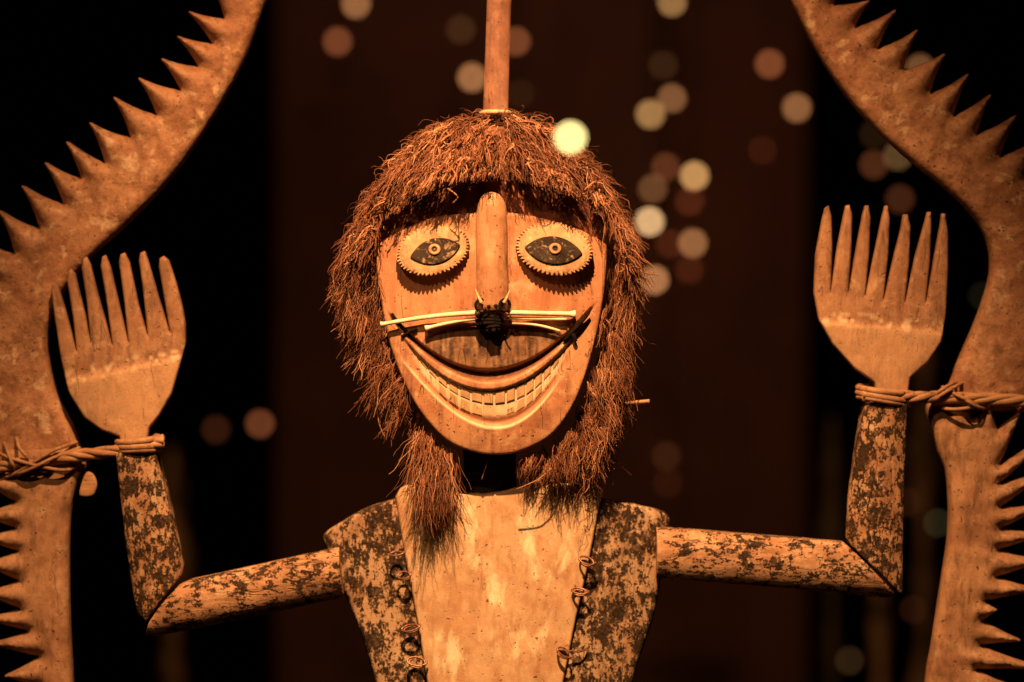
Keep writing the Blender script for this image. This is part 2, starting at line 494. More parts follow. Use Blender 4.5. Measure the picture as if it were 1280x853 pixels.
def emis(name, col, st):
    m = bpy.data.materials.new(name); m.use_nodes = True; nt = m.node_tree; nt.nodes.clear()
    o = nt.nodes.new('ShaderNodeOutputMaterial'); e = nt.nodes.new('ShaderNodeEmission')
    e.inputs[0].default_value = (*col, 1); e.inputs[1].default_value = st
    nt.links.new(e.outputs[0], o.inputs[0])
    return m
def lathe(name, prof, mat, parent, cx, cy, cz, seg=16):
    V = []; F = []
    for r, z in prof:
        for k in range(seg):
            a = 2 * math.pi * k / seg; V.append((cx + r * math.cos(a), cy + r * math.sin(a), cz + z))
    for i in range(len(prof) - 1):
        for k in range(seg):
            k2 = (k + 1) % seg
            F.append([i * seg + k, i * seg + k2, (i + 1) * seg + k2, (i + 1) * seg + k])
    return mk(name, V, F, mat, parent)

CR, TA, OR, RD, GR = (1, .50, .17), (1, .41, .15), (1, .28, .10), (1, .20, .07), (.85, .70, .30)
GLOWS = [  # added hanging emitters standing in for reflections in the display glass
 (445, 5, .30, TA, 1, 'tan reflection at the upper edge above the orange brown one'),
 (422, 52, .17, OR, 1, 'orange brown reflection glowing in the gloom left of the pole'),
 (576, 37, .045, TA, .85, 'very dim reflection left of the upright pole, above the brighter tan one'),
 (590, 97, .36, TA, 1, 'tan reflection partly hidden behind the left edge of the upright pole'),
 (645, 52, .20, OR, .9, 'orange reflection partly hidden behind the right edge of the upright pole'),
 (650, 118, .02, TA, .8, 'barely glowing reflection at the foot of the pole above the hair'),
 (840, 3, .36, CR, .85, 'yellow reflection cut by the upper edge right of the pole'),
 (829, 82, .035, TA, .8, 'faint brown reflection above the pair of yellowish ones'),
 (813, 143, .40, CR, .95, 'yellow reflection at the lower left of the upper pair'),
 (840, 123, .24, TA, .9, 'tan reflection at the upper right of the upper pair'),
 (832, 209, .11, OR, .9, 'dull orange reflection tucked between two brighter ones beside the hair'),
 (868, 220, .60, CR, .95, 'cream reflection farthest from the hair in the cluster beside the head'),
 (816, 236, .14, TA, .9, 'dim tan reflection overlapping the dull orange one'),
 (862, 252, .07, RD, .9, 'dark red reflection just below the cream one beside the head'),
 (812, 277, .85, (1, .58, .26), .9, 'brightest cream reflection touching the edge of the hair beside the eye'),
 (838, 305, .06, RD, .9, 'dark red reflection left of a tan one, level with the nose'),
 (866, 304, .32, TA, .95, 'tan reflection level with the nose in the cluster beside the head'),
 (862, 337, .05, RD, .9, 'faint red reflection lowest in the cluster beside the head'),
 (818, 350, .46, TA, .95, 'tan reflection behind stray hair fibres, level with the nose tip'),
 (962, 80, .22, OR, .9, 'orange reflection between the cluster and the toothed arch'),
 (996, 135, .30, TA, .9, 'tan reflection close to the inner edge of the right toothed arch'),
 (953, 188, .07, RD, .6, 'small dark red reflection below the orange and tan ones'),
 (1150, 86, .20, TA, .85, 'greyish tan reflection behind a tooth of the right toothed arch'),
 (1122, 195, .13, CR, .8, 'yellowish reflection above the wooden fingers of the raised hand'),
 (1092, 206, .08, OR, .9, 'brown reflection beside the yellowish one above the raised hand'),
 (1092, 168, .02, TA, .8, 'almost dark reflection above the brown one'),
 (1125, 249, .06, OR, .9, 'dull brown reflection directly over the wooden fingertips'),
 (325, 530, .17, OR, .8, 'orange reflection low in the gloom beside the left hand'),
 (270, 537, .035, OR, .9, 'faint brown reflection left of the low orange one'),
 (833, 570, .035, OR, .85, 'faint red brown reflection low beside the beard'),
 (835, 604, .022, RD, .85, 'very dim red reflection under the one beside the beard'),
 (1172, 654, .06, GR, .55, 'small greenish glow between the forearm and the lower board'),  # from here on, added glows standing in for dim clutter behind
 (1045, 628, .025, GR, .85, 'dim greenish glow left of the forearm'),
 (1134, 628, .03, OR, .7, 'dim brown glow right behind the forearm'),
 (1062, 826, .05, CR, .7, 'dim yellow glow below the bent elbow'),
 (1142, 762, .03, OR, .7, 'dim orange glow under the elbow tip'),
 (1228, 370, .02, GR, .6, 'almost dark greenish glow beside the neck of the arch'),
]
def light_stand_in(px, py, L, col, size, label, yb, rb, cover):  # globe, cap and cord are invented carriers for a spot of light
    p = W(px, py, yb * 1000)
    t = thing('glow_stand_in', (p[0], yb, p[2]), label, 'light bulb', 'small stand-in lights glowing out of focus')
    cx, cy, cz = p
    m = emis('bulb glow', col, L / cover)
    m.cycles.emission_sampling = 'NONE'
    rb = rb * math.sqrt(size) if size >= .8 else rb * size
    prof = [(max(1e-4, rb * math.sin(a)), -rb * math.cos(a)) for a in np.linspace(0.02, math.pi - .45, 12)]
    lathe('glow_globe', prof, m, t, cx, cy, cz)
    lathe('cap', [(rb * .45, rb * .88), (rb * .45, rb * 1.2), (rb * .3, rb * 1.5), (rb * .05, rb * 1.55)], M['dull'], t, cx, cy, cz, 10)
    tube('cord', [(cx, cy, cz + rb * 1.5), (cx, cy, 3.6)], .0012 if yb > 0 else .0006, M['soot'], t, 5)
LEND = 3.5
for px, py, L, col, size, label in GLOWS:
    light_stand_in(px, py, L, col, size, 'small ' + label if not label.startswith('small') else label, 2.8, .011, .125)
light_stand_in(713, 172, 1.35, (1, .80, .30), 1, 'bright pale yellow reflection out of focus before the hair', -1.24, .0040, .090)  # added emitter before the figure, standing in for a glass reflection

# dim carved shapes standing far behind, right of the partition and left of it
for px, top, bot, wd, lab in ((1100, 470, 900, 26, 'dim slender carved post standing far behind under the bent elbow'),
                              (1040, 520, 900, 18, 'narrow dark carved post far behind left of the forearm'),
                              (215, 560, 900, 30, 'dim broad carved post far behind under the left arm'),
                              (1155, 385, 900, 22, 'dim gilded post far behind between the raised hand and the lower board')):
    k = 5.6 / 3.5
    x = (px - 640) / 1000 * k; zt = Z0 + (426.5 - top) / 1000 * k
    prof = []
    for i in range(30):
        q = i / 29; prof.append((wd / 1000 * k * (.55 + .25 * math.sin(q * 17) + .2 * math.sin(q * 41)) * (1 if q < .96 else .5), zt * q))
    prof.append((.001, zt))
    tagit(lathe('carved_post', prof, M['post'] if px != 1040 else M['dull'], None, x, 2.1, 0), lab, 'carved post')

# ------------------------------------------------------------------ toothed arches and boards
def toothline(tips, valleys, conc=.34, blunt=1.6):
    """valley, concave flank, blunt tip, flank, valley ..."""
    out = []
    for i, t in enumerate(tips):
        v0 = np.array(valleys[i], float); v1 = np.array(valleys[i + 1], float); t = np.array(t, float)
        mid = (v0 + v1) / 2; ax = t - mid; ax /= np.hypot(*ax); pr = np.array([-ax[1], ax[0]])
        if pr @ (v0 - v1) < 0: pr = -pr
        ta, tb = t + pr * blunt, t - pr * blunt
        out.append(v0)
        for q in (.3, .6, .85):
            c = mid * .75 + t * .25 + pr * 2
            out.append((1 - q) ** 2 * v0 + 2 * q * (1 - q) * ((v0 + ta) / 2 * (1 - conc) + c * conc) + q * q * ta)
        out.append(ta); out.append(t + ax * 1.2); out.append(tb)
        for q in (.15, .4, .7):
            c = mid * .75 + t * .25 - pr * 2
            out.append((1 - q) ** 2 * tb + 2 * q * (1 - q) * ((v1 + tb) / 2 * (1 - conc) + c * conc) + q * q * v1)
    out.append(np.array(valleys[-1], float))
    return out
def tooth_splits(tips, valleys):
    S = []
    for i, t in enumerate(tips):
        v0 = np.array(valleys[i], float); v1 = np.array(valleys[i + 1], float); t = np.array(t, float)
        mid = (v0 + v1) / 2; ax = t - mid; L = np.hypot(*ax); ax /= L
        S.append(([v0, v0 + (t - mid) * 1.05, t + ax * 4, v1 + (t - mid) * 1.05, v1], (v0, v1), 'tooth'))
    return S
def ridged(tips, valleys, reach=36, amp=6.0):
    def f(P, d):
        h = 5 * (1 - np.exp(-d / 13)) + 1.6 * vnoise(P[:, 0], P[:, 1], 46, 3) + .9 * vnoise(P[:, 0], P[:, 1], 13, 5)
        for i, t in enumerate(tips):
            v0 = np.array(valleys[i], float); v1 = np.array(valleys[i + 1], float); t = np.array(t, float)
            mid = (v0 + v1) / 2; ax = t - mid; L = np.hypot(*ax); ax = ax / L; pr = np.array([-ax[1], ax[0]])
            q = (P - mid) @ ax; s_ = (P - mid) @ pr; hw = np.hypot(*(v1 - v0)) / 2
            w_ = hw * (.30 + .42 * np.clip(1 - q / L, 0, 1.3))
            fade = np.clip(1 + q / reach, 0, 1) * sg(q + reach * .6, reach * .15)
            h = h + amp * np.exp(-(s_ / w_) ** 2) * fade
            dv = np.hypot(*(P - v0).T); h = h - 5 * np.exp(-(dv / 9) ** 2)
        return h
    return f
def sg(x, s): return 1 / (1 + np.exp(-np.clip(x / s, -40, 40)))
def arch_relief(P, d):
    return 5 * (1 - np.exp(-d / 16)) + 1.3 * vnoise(P[:, 0], P[:, 1], 46, 3) + .5 * vnoise(P[:, 0], P[:, 1], 14, 5)

# left arch
tipsL = [(262, -22), (236, 15), (222, 46), (202, 74), (173, 98), (142, 122), (112, 154), (83, 178), (56, 204), (27, 233), (-2, 264), (-32, 298), (-52, 340)]
valL = [(296, -52), (279, 22), (264, 53), (246, 82), (224, 112), (194, 143), (161, 171), (129, 203), (99, 222), (77, 254), (47, 285), (16, 317), (-8, 352), (-22, 388)]
inL = catmull([(372, -120), (352, -60), (330, 0), (303, 75), (262, 150), (215, 218), (160, 277), (118, 315), (85, 352), (66, 385), (57, 420), (60, 455), (72, 500), (90, 535), (103, 575)], 5)
outline = [(305, -120)] + toothline(tipsL, valL) + [(-30, 450), (-26, 520), (-20, 590)] + [tuple(p) for p in inL[::-1]]
aL = thing('toothed_arch', tuple(W(60, 580, 35)), 'carved wooden toothed arch sweeping over the left raised hand, its reflection-free inner edge tied to it', 'carved arch', 'toothed arches framing the figure')
aL['label'] = 'wooden toothed arch curving past the outward-leaning hand, with shorter worn teeth'
board('curved_beam', outline, M['arch'], aL, 45, 26, r=11, pitch=4.5, hfun=ridged(tipsL, valL), splits=tooth_splits(tipsL, valL), amp=1.0)
# right arch
tipsR = [(1062, -32), (1087, 1), (1120, 13), (1147, 38), (1181, 68), (1211, 93), (1239, 119), (1271, 145), (1303, 172), (1333, 205), (1350, 245)]
valR = [(1012, -60), (1044, 5), (1071, 33), (1099, 60), (1132, 86), (1165, 116), (1194, 144), (1224, 166), (1253, 195), (1284, 224), (1303, 262), (1316, 300)]
inR = catmull([(945, -120), (968, -50), (990, 0), (1030, 75), (1075, 138), (1130, 192), (1180, 232), (1215, 265), (1236, 300), (1240, 340), (1226, 390), (1205, 440), (1188, 480), (1180, 515)], 5)
outline = [(995, -120)] + toothline(tipsR, valR) + [(1325, 360), (1328, 440), (1322, 515)] + [tuple(p) for p in inR[::-1]]
aR = thing('toothed_arch', tuple(W(1250, 505, 35)), 'wooden toothed arch curving past the upright hand, with long hooked teeth', 'carved arch', 'toothed arches framing the figure')
board('curved_beam', outline, M['arch'], aR, 45, 26, r=11, pitch=4.5, hfun=ridged(tipsR, valR), splits=tooth_splits(tipsR, valR), amp=1.0)
# lower boards
tLl = [(-28, 600), (-26, 645), (-25, 674), (-24, 706), (-23, 742), (-22, 774), (-14, 806), (6, 846), (8, 880), (6, 915)]
vLl = [(10, 590), (17, 628), (17, 661), (20, 690), (21, 727), (23, 762), (32, 790), (46, 822), (46, 862), (46, 898), (46, 930)]
inLl = catmull([(96, 560), (104, 578), (102, 592), (90, 620), (85, 655), (84, 719), (86, 795), (89, 853), (92, 990)], 4)
outline = [(0, 560)] + toothline(tLl, vLl, .25) + [(44, 990)] + [tuple(p) for p in inLl[::-1]]
bL = thing('toothed_board', tuple(W(60, 990, 30)), 'saw-toothed upright board below the cane lashing under the outward-leaning hand', 'carved board', 'saw-toothed boards below the lashings')
board('plank', outline, M['archlow'], bL, 34, 22, r=9, pitch=4.5, hfun=ridged(tLl, vLl, 26, 5), splits=tooth_splits(tLl, vLl), amp=.7)
tRl = [(1237, 508), (1280, 508), (1312, 548), (1310, 590), (1308, 632), (1308, 668), (1306, 702), (1300, 738), (1246, 763), (1275, 801), (1302, 836), (1296, 870), (1296, 905)]
vRl = [(1219, 526), (1249, 537), (1252, 580), (1252, 604), (1254, 634), (1254, 661), (1251, 688), (1249, 722), (1234, 752), (1232, 777), (1228, 808), (1222, 838), (1222, 872), (1220, 915)]
inRl = catmull([(1162, 500), (1160, 515), (1168, 540), (1175, 566), (1186, 600), (1187, 667), (1177, 737), (1166, 810), (1159, 853), (1150, 990)], 4)
outline = [(1205, 498), (1212, 510)] + toothline(tRl, vRl, .25) + [(1225, 990)] + [tuple(p) for p in inRl[::-1]]
bR = thing('toothed_board', tuple(W(1200, 990, 30)), 'saw-toothed board with flame-like top points and one broken tooth, below the lashing', 'carved board', 'saw-toothed boards below the lashings')
board('plank', outline, M['archlow'], bR, 34, 22, r=9, pitch=4.5, hfun=lambda P, d: ridged(tRl, vRl, 34, 5.5)(P, d) + 1.5 * vnoise(P[:, 0] * 2.2, P[:, 1] * .5, 24, 2), splits=tooth_splits(tRl, vRl), amp=.7)

# ------------------------------------------------------------------ the figure
fig = thing('wooden_figure', tuple(W(620, 990, 0)), 'grinning carved wooden figure with fibre hair and beard, both fork-like hands raised', 'wooden figure')

# torso
sp_l = [(494, 624), (455, 637), (417, 659), (405, 668), (403, 675), (408, 692), (436, 756), (455, 805), (470, 853), (508, 985), (575, 985), (540, 853), (515, 720), (500, 624)]
sp_r = [(755, 625), (792, 631), (826, 639), (835, 645), (838, 652), (835, 668), (830, 707), (819, 767), (804, 812), (791, 853), (765, 985), (680, 985), (700, 853), (730, 720), (748, 625)]
def side_l(P, d): u = np.clip((520 - P[:, 0]) / 115, 0, 1); return -26 * u ** 2.2
def side_r(P, d): u = np.clip((P[:, 0] - 720) / 115, 0, 1); return -26 * u ** 2.2
board('side_panel', catmull(sp_l, 3, True), M['side'], fig, 26, 40, r=8, pitch=7, hfun=side_l, amp=.9, scale_y=0)
board('side_panel', catmull(sp_r, 3, True), M['side'], fig, 26, 40, r=8, pitch=7, hfun=side_r, amp=.9, scale_y=0)
chest = [(494, 621), (500, 611), (508, 607), (540, 612), (579, 617), (605, 618), (627, 615), (644, 610), (690, 605), (740, 606), (752, 607), (755, 613), (749, 636), (736, 704), (719, 779), (704, 853), (690, 985), (565, 985), (534, 853), (524, 790), (515, 741), (504, 685)]
def chest_relief(P, d):
    u = (P[:, 0] - 622) / 125
    return -9 * u ** 2 + 1.2 * vnoise(P[:, 0], P[:, 1], 60, 2)
board('chest_panel', chest, M['chest'], fig, 2, 29, r=3, pitch=7, hfun=chest_relief, amp=.5, rings=(1, 2.5, 6), scale_y=-24)

# arms: round rods with mitred elbows
def rod(name, outline, axis, mat, parent, yc, R, er=5):
    a = np.array(axis[0], float); b = np.array(axis[1], float); t = (b - a) / np.hypot(*(b - a)); nn = np.array([-t[1], t[0]])
    def prof(P, d):
        s = (P - a) @ nn; q = (P - a) @ t
        O = np.array(outline, float); so = (O - a) @ nn; hw = np.abs(so).max() + .5
        base = R * np.sqrt(np.maximum(1 - (s / hw) ** 2, 0.0))
        return base
    def f(P, d):
        e = np.where(d < er, (er - np.sqrt(np.maximum(er ** 2 - (er - d) ** 2, 0))) * .5, 0)
        return prof(P, d) - e
    return board(name, outline, mat, parent, yc, 0, r=0.001, pitch=5, hfun=f, bfun=prof, amp=.6, rings=(.8, 2.2, 4.5), scale_y=yc)
board_arm_l = [(424, 684), (405, 688), (300, 711), (240, 724), (226, 730), (205, 753), (189, 776), (184, 790), (188, 796), (300, 775), (380, 757), (430, 746)]
rod('upper_arm', board_arm_l, ((190, 765), (425, 716)), M['arm'], fig, 2, 27)
board_arm_r = [(820, 659), (850, 661), (1053, 677), (1067, 690), (1118, 742), (1114, 748), (1000, 736), (880, 726), (820, 722)]
rod('upper_arm', board_arm_r, ((820, 690), (1120, 712)), M['arm'], fig, 2, 27)
fa_l = rod('forearm', [(147, 566), (172, 562), (195, 560), (203, 590), (218, 650), (230, 706), (228, 717), (215, 735), (191, 766), (185, 774), (174, 766), (169, 745), (158, 670)],
           ((171, 562), (200, 760)), M['forearm'], fig, 2, 26)
fa_r = rod('forearm', [(1079, 505), (1105, 500), (1132, 503), (1129, 580), (1127, 660), (1127, 743), (1124, 742), (1064, 682), (1057, 672), (1060, 620), (1069, 560)],
           ((1107, 500), (1094, 730)), M['forearm'], fig, 2, 26)

# hands: flat seven-pronged paddles
def hand(outline_l, clefts, tips, step, side_pts, peg, yb):
    """step: two ends of the ridge across the palm"""
    a, b = map(lambda q: np.array(q, float), step)
    t = (b - a) / np.hypot(*(b - a)); nn = np.array([-t[1], t[0]])
    if nn[1] < 0: nn = -nn
    def rel(P, d):
        s = (P - a) @ nn
        up = 1 / (1 + np.exp(-(s - 1) / 1.3))
        return up * (4.5 - .018 * np.maximum(s, 0)) + 1.5 * np.clip(1 - d / 12, 0, 1) * -1
    def pt(P, d):
        s = (P - a) @ nn
        up = 1 / (1 + np.exp(-(s - 1) / .8))
        chalk = np.exp(-((s + 4) / 9) ** 2) * (vnoise(P[:, 0], P[:, 1], 4.5, 6) > .35)
        return np.stack([up * .5, chalk * .8, (1 - up) * .25, np.ones(len(P))], 1)
    S = []
    # seams run cleft to cleft; the outer fingers start at side_pts
    bases = [side_pts[0]] + clefts + [side_pts[1]]
    for i in range(7):
        p, q = np.array(bases[i], float), np.array(bases[i + 1], float); tp = np.array(tips[i], float)
        ext = (tp - (p + q) / 2) * 1.08
        out_l = np.array([-6, 0]) if i == 0 else np.array([0, 0]); out_r = np.array([6, 0]) if i == 6 else np.array([0, 0])
        S.append(([p + out_l, tp + (-9, 40) + out_l, tp + (-5, -4), tp + (6, -4), tp + (9, 40) + out_r, q + out_r], (p, q), 'finger'))
    h = board('hand', outline_l, M['hand'], fig, yb, 13, r=3, pitch=4.5, hfun=rel, splits=S, paint=pt, amp=.5, rings=(1, 2.4, 4.5))
    return h
cl = [(95, 441), (113, 430), (140, 433), (160, 430), (184, 421), (212, 417)]
tl = [(66, 352), (88, 336), (106, 322), (130, 320), (154, 317), (179, 315), (204, 321)]
OL = [(149, 546), (127, 538), (105, 522), (87, 493), (80, 470), (74, 441), (68, 400), (63, 362), (66, 352), (71, 357), (80, 385), (95, 441),
      (91, 400), (83, 350), (85, 339), (88, 336), (93, 342), (97, 360), (106, 395), (113, 430),
      (108, 380), (101, 334), (103, 324), (107, 321), (112, 330), (122, 370), (132, 405), (140, 433),
      (133, 380), (125, 332), (127, 321), (131, 319), (137, 333), (149, 385), (160, 430),
      (155, 380), (148, 328), (150, 318), (155, 316), (161, 328), (172, 380), (184, 421),
      (179, 370), (173, 326), (175, 316), (180, 314), (185, 328), (197, 370), (212, 417),
      (204, 370), (198, 334), (199, 323), (204, 320), (210, 325), (219, 352), (227, 382), (231, 405), (231, 430), (225, 455), (214, 493), (197, 522), (186, 535), (182, 560), (152, 562)]
hand(OL, cl, tl, ((87, 475), (228, 443)), ((75, 446), (231, 424)), None, 12)
cr = [(1039, 366), (1061, 367), (1082, 371), (1105, 376), (1132, 379), (1158, 379)]
tr = [(1035, 258), (1060, 256), (1084, 256), (1109, 257), (1133, 267), (1162, 264), (1180, 266)]
OR_ = [(1093, 478), (1069, 462), (1042, 432), (1024, 400), (1018, 366), (1020, 318), (1028, 275), (1032, 260), (1036, 257), (1040, 270), (1041, 310), (1039, 366),
      (1047, 310), (1055, 270), (1058, 257), (1062, 256), (1066, 268), (1065, 310), (1061, 367),
      (1071, 310), (1079, 268), (1082, 257), (1086, 257), (1089, 272), (1087, 320), (1082, 371),
      (1093, 320), (1103, 272), (1107, 257), (1110, 257), (1113, 274), (1111, 320), (1105, 376),
      (1117, 325), (1127, 285), (1130, 268), (1135, 268), (1139, 284), (1137, 330), (1132, 379),
      (1145, 320), (1156, 280), (1160, 265), (1164, 265), (1165, 282), (1163, 330), (1158, 379),
      (1168, 325), (1176, 282), (1178, 267), (1182, 267), (1186, 292), (1186, 340), (1183, 395), (1177, 427), (1160, 453), (1138, 472), (1134, 500), (1097, 502)]
hand(OR_, cr, tr, ((1022, 399), (1184, 414)), ((1018, 372), (1185, 372)), None, 12)

# cane lashings
def lashing(wrist, path, cross, label, tail):
    px0, px1, py = wrist
    t = thing('cane_lashing', tuple(W(wrist[0], py, -10)), label, 'lashing', 'cane lashings tying the wrists to the arches')
    # turns round the wrist
    for k, (dy, rr) in enumerate(((-6, 4.2), (2, 4.6), (8, 3.6))):
        pts = []
        cx = (px0 + px1) / 2; R = (px1 - px0) / 2 + 2
        for a in np.linspace(0, 2 * math.pi, 17):
            pts.append(W(cx + R * math.cos(a), py + dy + 2 * math.sin(a + k) + tail * (R * math.cos(a)) * .12, 0 - 27 * math.sin(a)))
        tube('turn', pts, rr / 1000, M['cane'], t, 8, 3)
    for k in range(4):
        pts = []
        for i, (x, y) in enumerate(path):
            a = i * 1.5 + k * math.pi / 2
            pts.append(W(x, y + 4.2 * math.sin(a), -17 + 3.5 * math.cos(a) + 19 * min(1, max(0, (i - 1.5) / 3))))
        tube('strand', pts, (4.2 + .5 * (k % 2)) / 1000, M['cane'], t, 8, 6)
    for pts_ in cross:
        pts_ = [(x, y, 20 if i in (0, len(pts_) - 1) else z + 19) for i, (x, y, z) in enumerate(pts_)]
        tube('crossing', [W(x, y, z) for x, y, z in pts_], .0024, M['cane'], t, 7, 6)
    return t
la = lashing((149, 197, 556), [(205, 551), (185, 556), (160, 561), (130, 566), (105, 569), (80, 572), (50, 577), (20, 580), (0, 584), (-40, 590)],
        [[(96, 553, -16), (70, 562, -24), (42, 578, -26), (15, 594, -18), (-10, 600, 0)], [(100, 560, -14), (66, 573, -27), (30, 590, -25), (0, 596, -10)],
         [(-12, 560, 0), (10, 572, -24), (45, 582, -26), (80, 588, -20), (106, 580, -6)], [(20, 545, 0), (24, 560, -22), (34, 574, -26), (20, 584, -16)],
         [(22, 596, -10), (16, 582, -26), (10, 566, -22), (4, 552, 0)]],
        'twisted cane lashing with a hanging flat end, tied round the wrist of the outward-leaning hand', -1)
leafo = [(99, 619), (103, 600), (109, 590), (117, 594), (121, 606), (117, 618), (110, 621)]
board('loose_end', catmull(leafo, 4, True), M['cane'], la, 2, 4, r=2, pitch=3, amp=.4, rings=(1,))
lashing((1075, 1133, 494), [(1078, 494), (1105, 495), (1130, 496), (1150, 497), (1170, 497), (1200, 498), (1230, 499), (1260, 500), (1290, 502), (1330, 504)],
        [[(1168, 512, -12), (1172, 498, -26), (1190, 486, -24), (1205, 478, -4)], [(1178, 484, -14), (1196, 494, -27), (1216, 504, -26), (1232, 514, -8)],
         [(1165, 508, -10), (1190, 512, -24), (1215, 509, -24), (1230, 500, -12)], [(1182, 486, -14), (1202, 497, -27), (1222, 509, -26), (1238, 512, -8)],
         [(1162, 503, -14), (1174, 490, -26), (1186, 482, -22), (1196, 478, -2)]],
        'cane lashing crossed over the arch and wound round the wrist of the upright hand', 1)

# neck and head block
def ellipsoid(name, c, r, mat, parent, seg=32, rings_=20, lo=-math.pi / 2, hi=math.pi / 2):
    V = []; F = []
    for i in range(rings_ + 1):
        a = lo + (hi - lo) * i / rings_
        for k in range(seg):
            b = 2 * math.pi * k / seg
            V.append((c[0] + r[0] * math.cos(a) * math.cos(b), c[1] + r[1] * math.cos(a) * math.sin(b), c[2] + r[2] * math.sin(a)))
    for i in range(rings_):
        for k in range(seg):
            k2 = (k + 1) % seg
            F.append([i * seg + k, i * seg + k2, (i + 1) * seg + k2, (i + 1) * seg + k])
    return mk(name, V, F, mat, parent)
n0 = W(612, 600, -5)
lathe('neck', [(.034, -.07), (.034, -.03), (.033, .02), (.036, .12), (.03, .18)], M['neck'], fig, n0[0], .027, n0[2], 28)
hc = W(615, 325, 0)
ellipsoid('head_block', (hc[0], .012, hc[2]), (.135, .066, .172), M['scalp'], fig)

# ------------------------------------------------------------------ face
def poly(pts, deg=4):
    x = np.array([p[0] for p in pts], float); y = np.array([p[1] for p in pts], float)
    c = np.polyfit((x - 615) / 100, y, deg)
    return lambda X: np.polyval(c, (np.asarray(X) - 615) / 100)
f_gro = poly([(492, 400), (502, 411), (534, 441), (571, 461), (608, 469), (645, 465), (677, 446), (706, 422), (734, 394)])
f_lip = poly([(500, 417), (509, 429), (534, 456), (558, 473), (583, 484), (613, 488), (637, 484), (662, 473), (681, 459), (706, 434), (722, 416)])
f_mid = poly([(522, 448), (540, 470), (571, 494), (598, 504), (617, 506), (637, 504), (662, 492), (676, 480), (700, 452)])
f_low = poly([(522, 458), (531, 472), (558, 498), (578, 512), (608, 520), (642, 516), (669, 499), (690, 474), (704, 452)])
f_chin = poly([(505, 452), (512, 464), (534, 484), (558, 508), (578, 524), (608, 534), (637, 532), (657, 523), (679, 503), (694, 482)])
f_top = poly([(534, 423), (545, 415), (558, 410), (590, 406), (615, 405), (640, 406), (672, 409), (690, 413), (702, 420)], 4)
FACE = catmull([(466, 308), (470, 340), (475, 372), (484, 420), (500, 468), (525, 515), (558, 551), (590, 565), (618, 569), (650, 565), (688, 545), (715, 510), (735, 460), (750, 400), (757, 350), (760, 305)], 5)
FACE = FACE + catmull([(760, 305), (740, 294), (720, 285), (680, 273), (640, 266), (595, 266), (545, 271), (500, 288), (466, 308)], 4)[1:-1]
def sg(x, s): return 1 / (1 + np.exp(-np.clip(x / s, -40, 40)))
def curve_base(X, Y):
    u = (X - 615) / 146
    v = np.clip((Y - 470) / 100, 0, 1.2)
    return -15 * np.abs(u) ** 2.3 - 9 * v ** 2
def face_relief(P, d):
    X, Y = P[:, 0], P[:, 1]
    h = curve_base(X, Y)
    g = f_gro(X); inx = sg(X - 490, 2) * sg(738 - X, 2)
    wid = 2.4 + 4.2 * np.exp(-((X - 615) / 75) ** 2)
    h -= 13 * np.exp(-((Y - g) / wid) ** 4) * inx
    # lip band below the groove, proud; teeth bed recessed
    lipin = sg(X - 500, 3) * sg(725 - X, 3)
    l = f_lip(X); ch = f_chin(X)
    bed = sg(Y - l, .6) * sg(ch - Y, 2.2) * sg(X - 512, 4) * sg(712 - X, 4)
    h += 2.5 * sg(Y - g, .8) * sg(l - Y, .6) * lipin
    h -= 3.4 * bed
    h += 1.6 * np.exp(-((Y - ch) / 3) ** 2) * sg(X - 505, 4) * sg(700 - X, 4)
    # lower-lip furrow between the teeth and the chin ridge
    lo = f_low(X)
    h -= 2.0 * np.exp(-((Y - (lo + ch) / 2) / 4) ** 2) * sg(X - 540, 5) * sg(690 - X, 5)
    # recessed upper-lip panel
    tp = f_top(X)
    h -= 3.5 * sg(Y - tp, .8) * sg(g - Y, .8) * sg(X - 530, 2) * sg(705 - X, 2)
    # split down the chin
    h -= 2.0 * np.exp(-((X - 616 - .8 * np.sin(Y / 9)) / .9) ** 2) * sg(Y - 534, 2)
    return h
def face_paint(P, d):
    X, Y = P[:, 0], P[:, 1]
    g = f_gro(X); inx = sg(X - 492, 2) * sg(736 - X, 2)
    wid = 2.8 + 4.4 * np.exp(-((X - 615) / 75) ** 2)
    black = np.exp(-((Y - g) / wid) ** 4) * inx  # shadow lying in the mouth groove, painted in as black
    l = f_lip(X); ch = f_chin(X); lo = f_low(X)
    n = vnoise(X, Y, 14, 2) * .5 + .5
    black = np.maximum(black, .9 * np.exp(-((Y - l - .5) / 1.6) ** 2) * sg(X - 512, 3) * sg(712 - X, 3) * (.5 + .5 * np.cos(X / 13.5 * 2 * math.pi)))  # scalloped shadow under the lip edge, painted in as black
    pale = np.exp(-((Y - ch) / 2.2) ** 2) * sg(X - 510, 4) * sg(694 - X, 4) * .9  # highlight along the chin ridge, painted in as a pale line
    bedz = (.45 + .4 * n) * sg(Y - l - 1, .8) * sg(lo - Y, .8) * sg(X - 520, 4) * sg(706 - X, 4)
    pale = np.maximum(pale, bedz)
    red = np.exp(-((Y - (lo + ch) / 2) / 5) ** 2) * sg(X - 525, 5) * sg(700 - X, 5) * .75
    lipred = sg(Y - g, 1) * sg(l - Y, 1) * inx * .2
    red = np.maximum(red, lipred)
    cheek = np.clip(1.25 - np.abs(Y - 340) / 70, 0, 1) * (.25 + .75 * n) * sg(395 - Y, 6)
    red = np.maximum(red, cheek * .75)
    # grey-brown stain of the lip panel goes in as a weak soot wash
    tp = f_top(X)
    pan_ = sg(Y - tp, .8) * sg(g - wid - Y, .8) * sg(X - 530, 2) * sg(705 - X, 2)
    black = np.maximum(black, pan_ * (.68 + .25 * vnoise(X * 3, Y * .5, 9, 1)))
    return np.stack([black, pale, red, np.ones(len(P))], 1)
YF = -40      # back of the face plate
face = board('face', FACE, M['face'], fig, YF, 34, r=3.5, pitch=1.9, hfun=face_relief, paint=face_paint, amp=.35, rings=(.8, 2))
SF = -74
